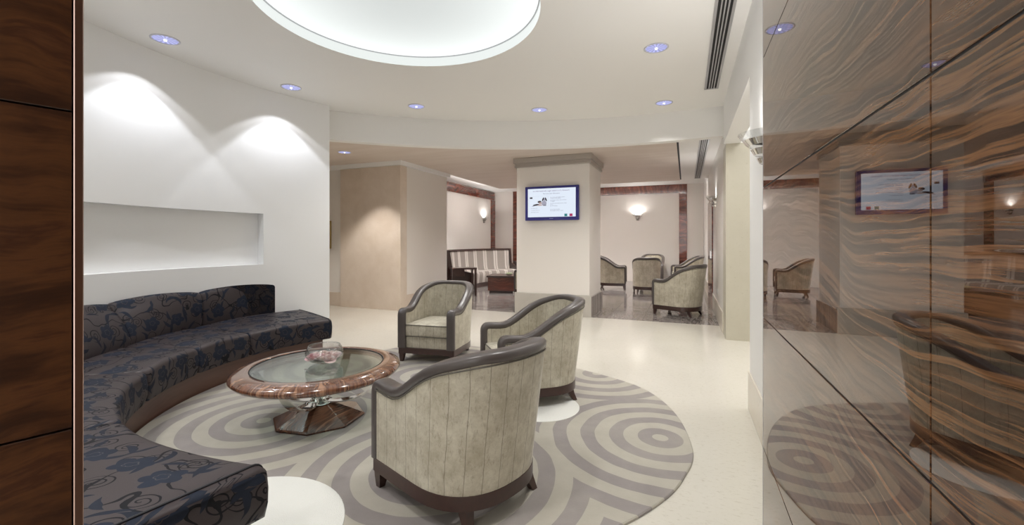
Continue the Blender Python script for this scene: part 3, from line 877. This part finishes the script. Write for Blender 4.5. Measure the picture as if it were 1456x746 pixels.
# ---------------------------------------------------------------- TELEVISION
tv = empty('television', (-2.175, 7.374, 1.955), 0, 'flat television with a blue-lit black frame on the cream pillar', 'television')
hw, hh = .485, .30
M_bezel, b = mat('blue_glare_bezel', (.03, .028, .22), .15)  # blue glare on the black frame is put into the base colour
bm = bmesh.new(); box(bm, -hw, hw, -.065, -.004, -hh, hh, .008, 2); link('frame', bm, M_bezel, tv)
M_screen = emit('screen_glow', (.80, .88, 1.0), .60)
sx, sz0, sz1 = .432, -.240, .258
boxo('screen', -sx, sx, -.0665, -.0648, sz0, sz1, M_screen, tv)
def ink(name, c): return emit(name, tuple(v * .55 for v in c), 1.0)
M_ink = ink('screen_text_ink', (.10, .08, .18)); M_ink2 = ink('screen_title_ink', (.16, .06, .22)); M_dark = ink('screen_dark_print', (.03, .02, .03)); M_teal = ink('screen_teal', (.02, .22, .25)); M_rosy = ink('screen_crimson', (.45, .02, .12)); M_pale = ink('screen_pale', (.62, .66, .76)); M_navy = ink('logo_ink', (.25, .25, .5))
def text(s_, size, x, z, m, width=None, align='LEFT'):
    cu = D.curves.new('t', 'FONT'); cu.body = s_; cu.size = size; cu.align_x = align
    to = D.objects.new('t', cu); COL.objects.link(to)
    bpy.context.view_layer.update(); dg = bpy.context.evaluated_depsgraph_get()
    me = D.meshes.new_from_object(to.evaluated_get(dg)); D.objects.remove(to)
    if width:
        xs = [v.co.x for v in me.vertices]; k = width / (max(xs) - min(xs))
        for v in me.vertices: v.co.x *= k
    me.materials.clear(); o = link('lettering', me, m, tv); o.location = (x, -.0668, z); o.rotation_euler = (pi / 2, 0, 0)
    return o
text('Le internazionale sugni saloni a a S. Giovanni', .034, -.005, .205, M_ink2, .66, 'CENTER')
text('Services per Giovanni', .026, 0, .160, M_ink, .30, 'CENTER')
for z, s_, w_ in ((.095, 'Un servizio indispensabile, qualita e', .26), (.075, 'al massimo del comfort', .19), (.045, 'Un servizio rivolto a tutti i visitatori', .29), (.025, 'in viaggio', .08), (-.012, 'Il servizio a disposizione di tutti i clienti', .29), (-.032, 'senza costi', .05), (-.055, 'per informazioni', .13), (-.115, 'Un servizio di qualita', .17), (-.138, 'Per chi viaggia per lavoro e vacanza', .23)):
    text(s_, .019, -.02, z, M_ink, w_)
for z, s_, w_ in ((-.090, 'Servizio clienti', .12), (-.125, 'Tutti i giorni dalle ore', .16), (-.160, 'Informazioni e orari', .14)):
    text(s_, .018, -.375, z, M_ink, w_)
def patch(name, pts, m, d=.0671):
    bm = bmesh.new(); vs = [bm.verts.new((x, -d, z)) for x, z in pts]; bm.faces.new(vs); return link(name, bm, m, tv)
def blob(cx, cz, a, b_, m, name='printed_shape', rot=0, n=14):
    return patch(name, [(cx + a * cos(t) * cos(rot) - b_ * sin(t) * sin(rot), cz + a * cos(t) * sin(rot) + b_ * sin(t) * cos(rot)) for t in [2 * pi * k / n for k in range(n)]], m)
for (x0, x1, z0, z1) in ((-.40, -.055, .124, .126), (-.40, -.055, -.052, -.05), (-.057, -.055, -.05, .124), (.20, .21, -.001, .0)): patch('photo_border', [(x0, z0), (x1, z0), (x1, z1), (x0, z1)], M_pale)
patch('printed_mark', [(-.395, .085), (-.345, .085), (-.345, .112), (-.395, .112)], M_dark)
M_grey = ink('screen_grey_print', (.42, .42, .52)); M_skin = ink('screen_warm_print', (.60, .45, .42))
for (x, z, a, b_, m, r) in ((-.13, .00, .045, .045, M_grey, 0), (-.150, .070, .014, .036, M_dark, -.45), (-.098, .068, .013, .038, M_dark, .4), (-.124, .062, .016, .026, M_grey, 0), (-.215, .028, .036, .018, M_dark, .1), (-.20, .005, .03, .02, M_skin, 0), (-.28, -.025, .06, .014, M_dark, .15), (-.21, -.03, .05, .012, M_skin, 0), (-.12, -.035, .03, .010, M_dark, 0), (-.33, -.045, .03, .006, M_grey, .2)): blob(x, z, a, b_, m, 'printed_shape', r)
patch('printed_square', [(.235, -.235), (.285, -.235), (.285, -.190), (.235, -.190)], M_teal)
patch('printed_square', [(.325, -.235), (.378, -.235), (.378, -.190), (.325, -.190)], M_rosy)
patch('maker_mark', [(-.035, -.272), (.035, -.272), (.035, -.264), (-.035, -.264)], M_navy)

# ---------------------------------------------------------------- WALL SCONCES (stepped chrome cups with an uplight)
def sconce(loc, rz, label, e=14, first=None):
    root = empty('wall_sconce', loc, rz, label, 'wall light', 'stepped chrome wall sconces')
    bm = bmesh.new(); box(bm, -.05, .05, -.012, 0, -.12, .05, .004); link('back_plate', bm, M_chrome, root)
    # fan tiers: half-ring bands widening upwards, projecting towards -y
    for (r, z0, z1) in ((.145, .0, .035), (.10, -.055, -.02), (.065, -.105, -.075)):
        prof_ = [(r * .80, z0), (r, z1), (r * .96, z1), (r * .74, z0)]
        rows = [[Vector((a_[0] * cos(t) * 1.0, -a_[0] * sin(t) * .95, a_[1])) for a_ in prof_] for t in [pi * k / 16 for k in range(17)]]
        bm = grid_mesh(rows, closed_v=True, cap0=True, cap1=True)
        for k in range(16):
            pass
        autosmooth(link('chrome_tier', bm, M_chrome, root), 40)
        bm = bmesh.new(); c0 = [bm.verts.new((.74 * r * cos(t), -.7 * r * sin(t), z0 + .002)) for t in [pi * k / 16 for k in range(17)]]; bm.faces.new(c0)
        link('tier_base', bm, M_chrome, root)
    rows = [[Vector((r * cos(t), -r * sin(t) * .95, z)) for r, z in ((.145, .036), (.175, .075), (.172, .076), (.141, .037))] for t in [pi * k / 16 for k in range(17)]]
    bm = grid_mesh(rows, closed_v=True, cap0=True, cap1=True); autosmooth(link('glass_shade', bm, M_bowl, root), 40)
    bm = bmesh.new(); tube(bm, [(-.05, -.06, .03), (.05, -.06, .03)], .009, 10); link('lamp_tube', bm, M_bulbw, root)
    m_ = Matrix.Translation(loc) @ Matrix.Rotation(rz, 4, 'Z')
    p = m_ @ Vector((0, -.07, .06)); q = m_ @ Vector((0, -.03, 1.0))
    l = lamp('sconce_light', 'SPOT', p, e, (1, .97, .94), q, spot_size=radians(158), spot_blend=.6, shadow_soft_size=.03)
    return root
sconce((XR + .004, 8.45, 2.0), -pi / 2, 'stepped chrome wall sconce on the right lounge wall with a tall light streak', 5)
sconce((.462, 3.0, 1.87), -pi / 2, 'stepped chrome wall sconce high on the near right wall beside the wood panelling', 16)
sconce((-1.42, YB, 2.06), 0, 'stepped chrome wall sconce glowing at the centre of the framed back wall', 12)
sconce((XL + .0, 13.45, 2.02), pi / 2, 'stepped chrome wall sconce above the striped banquette', 12)

# ---------------------------------------------------------------- DOWNLIGHTS
M_ringw, b = mat('pale_lacquered_ring', (.62, .62, .68), .35)
def downlight_meshes():
    root = empty('downlight')
    link('trim_ring', lathe([(.096, .0), (.112, .0), (.112, -.004), (.099, -.007), (.096, -.004)], 40, close=True), M_ringw, root, smooth=True)
    link('reflector', lathe([(0, -.001), (.05, -.001), (.095, -.002)], 40), M_lens, root)
    link('lamp', lathe([(0, -.016), (.010, -.016), (.014, -.004), (0, -.003)], 16), M_bulb, root)
    return root
dls = [((-4.327, 2.477, HC), 'recessed downlight over the left of the curved wall niche', 1), ((-4.303, 3.796, HC), 'recessed downlight over the far end of the sofa', 1),
       ((-3.353, 4.954, HC), 'recessed downlight near the bulkhead, left of the three behind the luminous disc', 0), ((-1.87, 5.714, HC), 'recessed downlight near the bulkhead, middle one above the pillar', 0),
       ((-.264, 6.024, HC), 'recessed downlight near the bulkhead, rightmost of the three in the row', 0), ((-.256, 4.282, HC), 'larger recessed downlight between the luminous disc and the air grille', 0),
       ((-5.32, 5.76, HR - .016), 'recessed downlight in the lower tan ceiling beyond the curved wall', 2)]
pd = downlight_meshes()
for i, (loc, lab, k) in enumerate(dls):
    o = pd if i == 0 else copy_tree(pd); o.location = loc; tag(o, lab, 'downlight', 'recessed ceiling downlights')
    z = loc[2] - .03
    if k == 1:
        lamp('wall_washer_halo', 'SPOT', (loc[0], loc[1], z), 7, (.92, .94, 1), (loc[0], loc[1], 0), spot_size=radians(103), spot_blend=.1, shadow_soft_size=.02)
        lamp('wall_washer', 'SPOT', (loc[0], loc[1], z), SPOT, (.88, .92, 1), (loc[0], loc[1], 0), spot_size=radians(88), spot_blend=.2, shadow_soft_size=.02)
    elif k == 0:
        lamp('down_spot', 'SPOT', (loc[0], loc[1], z), ROOM_SPOT, (1, .98, .95), (loc[0], loc[1], 0), spot_size=radians(115), spot_blend=.8, shadow_soft_size=.05)
    else:
        lamp('down_spot', 'SPOT', (loc[0], loc[1], z), 60, (1, .95, .88), (loc[0], loc[1], 0), spot_size=radians(100), spot_blend=.5, shadow_soft_size=.05)
lamp('pier_spot', 'SPOT', (-5.3, 6.05, HR - .05), 34, (1, .95, .92), (-5.3, 6.35, 0), spot_size=radians(72), spot_blend=.35, shadow_soft_size=.03)

# ---------------------------------------------------------------- AIR GRILLES
def grille(x0, x1, y0, y1, z, label, nb):
    root = empty('air_grille', ((x0 + x1) / 2, (y0 + y1) / 2, z), 0, label, 'air vent'); w_ = (x1 - x0) / 2; l_ = (y1 - y0) / 2
    boxo('backing', -w_ + .01, w_ - .01, -l_ + .01, l_ - .01, -.004, -.001, M_black, root)
    bm = bmesh.new(); box(bm, -w_, -w_ + .022, -l_, l_, -.012, -.001); box(bm, w_ - .022, w_, -l_, l_, -.012, -.001); box(bm, -w_, w_, -l_, -l_ + .015, -.012, -.001); box(bm, -w_, w_, l_ - .015, l_, -.012, -.001)
    link('frame', bm, M_alu, root)
    for k in range(1, nb):
        x = -w_ + .022 + (2 * w_ - .044) * k / nb; boxo('slat', x - .0055, x + .0055, -l_ + .015, l_ - .015, -.016, -.005, M_alu, root)
grille(.205, .355, 2.2, 5.66, HC, 'long linear air grille in the main ceiling near the panelled wall', 4)
grille(.19, .33, 7.0, 11.35, HR, 'linear air grille in the lounge ceiling by the right wall', 4)

# ---------------------------------------------------------------- PICTURES on the far left wall
pf = empty('framed_picture', (-6.75, 6.80, 1.42), 0, 'small gilt-framed picture just visible past the end of the curved wall', 'picture')
M_gold, b = mat('gilt_frame', (.45, .33, .14), .35, .8)
bm = bmesh.new(); box(bm, -.14, .14, -.03, 0, -.28, .28, .006); link('frame', bm, M_gold, pf)
M_art, b = mat('painting', (.2, .2, .15), .6); put(b, 'Base Color', ramp(noise(coords('Object'), 9, 3), [(.35, (.02, .02, .03)), (.5, (.3, .26, .1)), (.6, (.08, .1, .05)), (.7, (.5, .45, .3))]))
boxo('canvas', -.11, .11, -.033, -.03, -.25, .25, M_art, pf)
M_red, b = mat('red_sign', (.35, .03, .03), .5)
tag(link('wall_sign', box(bmesh.new(), -6.9, -6.68, 6.78, 6.80, 1.75, 1.97, .003), M_red), 'small dark red sign on the wall above the gilt-framed picture', 'sign')
sk = tag(link('wall_socket', box(bmesh.new(), .486, .494, 7.95, 8.03, .42, .50, .003), M_white), 'small white socket plate low on the right lounge wall', 'socket')

# ---------------------------------------------------------------- STRIPED BANQUETTE
def circ3(a, b_, c):
    a, b_, c = Vector(a), Vector(b_), Vector(c); d = 2 * (a.x * (b_.y - c.y) + b_.x * (c.y - a.y) + c.x * (a.y - b_.y))
    ux = (a.dot(a) * (b_.y - c.y) + b_.dot(b_) * (c.y - a.y) + c.dot(c) * (a.y - b_.y)) / d
    uy = (a.dot(a) * (c.x - b_.x) + b_.dot(b_) * (a.x - c.x) + c.dot(c) * (b_.x - a.x)) / d
    return Vector((ux, uy))
Q0, Q1, Q2 = (-5.35, 9.25), (-5.88, 11.1), (-5.15, 12.7)
QC = circ3(Q0, Q1, Q2); QR = (Vector(Q0) - QC).length
t0 = atan2(Q0[1] - QC.y, Q0[0] - QC.x) % (2 * pi); t1 = atan2(Q2[1] - QC.y, Q2[0] - QC.x) % (2 * pi)
ban = empty('striped_banquette', (0, 0, 0), 0, 'curved banquette with taupe and cream striped upholstery in the rear alcove', 'banquette')
def sweep(name, prof_, m, parent, ta=t0, tb_=t1, n=26, u0=0):
    rows, uvs = [], []
    for k in range(n + 1):
        t = ta + (tb_ - ta) * k / n
        rows.append([Vector((QC.x + (QR + r) * cos(t), QC.y + (QR + r) * sin(t), z)) for r, z in prof_]); uvs.append([((t - t0) * QR + u0, z) for r, z in prof_])
    bm = grid_mesh(rows, uvs, closed_v=True, cap0=True, cap1=True); return autosmooth(link(name, bm, m, parent), 40)
sweep('seat', [(-.58, .13), (-.60, .38), (-.57, .43), (-.02, .43), (.02, .13)], M_stripe, ban)
sweep('backrest', [(-.06, .42), (-.02, .55), (.02, 1.0), (.05, 1.02), (.07, .42)], M_stripe, ban)
sweep('top_rail', [(-.0, 1.015), (.0, 1.06), (.10, 1.06), (.10, 1.015)], M_darkwood, ban)
sweep('back_frame', [(.065, .06), (.065, 1.02), (.10, 1.02), (.10, .06)], M_darkwood, ban)
sweep('base', [(-.54, .0), (-.54, .13), (.05, .13), (.05, 0)], M_darkwood, ban)
dt = (t1 - t0) * .012
for ta in (t0 - dt, t1):
    sweep('end_panel', [(-.62, .0), (-.62, .50), (-.10, .62), (-.03, 1.06), (.10, 1.06), (.10, 0)], M_darkwood, ban, ta, ta + dt, 1)
# arm-like end tables at both ends
def endtable(t, label, d=1):
    c_ = QC + Vector((cos(t), sin(t))) * (QR - .30)
    r_ = empty('end_table', (c_.x, c_.y, 0), t, label, 'side table', 'dark side tables at the banquette ends')
    boxo('table_top', -.30, .30, -.17, .17, .62, .66, M_darkwood, r_, .004)
    boxo('drawer_box', .0, .28, -.15, .15, .46, .62, M_darkwood, r_, .003)
    for x in (-.27, .27):
        for y in (-.14, .14): boxo('leg', x - .022, x + .022, y - .022, y + .022, 0, .62, M_darkwood, r_)
endtable(t0 + (.30 / QR if t1 < t0 else -.30 / QR), 'dark wood side table at the near end of the striped banquette')
endtable(t1 + (-.30 / QR if t1 < t0 else .30 / QR), 'dark wood side table at the far end of the striped banquette')
# square coffee table of the lounge
ct = empty('lounge_table', (-4.32, 10.25, 0), radians(12), 'low square dark wood table in front of the striped banquette', 'coffee table')
boxo('table_top', -.36, .36, -.36, .36, .39, .43, M_darkwood, ct, .004)
M_redp = M_red_v
boxo('pedestal', -.33, .33, -.33, .33, .06, .39, M_red_v, ct, .003)
boxo('plinth', -.30, .30, -.30, .30, 0, .06, M_darkwood, ct)
M_leaf, b = mat('pale_green_white_petals', (.62, .66, .5), .6)
po = empty('posy_bowl', (-4.12, 10.15, .43), 0, 'small bowl of white and green flowers on the low square lounge table', 'flower bowl')
link('bowl', lathe([(0, 0), (.05, 0), (.09, .03), (.095, .05), (.088, .05), (.05, .01), (0, .01)], 24), M_bowl, po, smooth=True)
for k in range(7):
    o = link('bloom', rm.copy(), None, po, (.05 * cos(k * 1.05) * (k > 0), .05 * sin(k * 1.05) * (k > 0), .03 + .012 * (k == 0))); o.data.materials.clear(); o.data.materials.append(M_leaf); o.scale = (1.3, 1.3, 1.4)
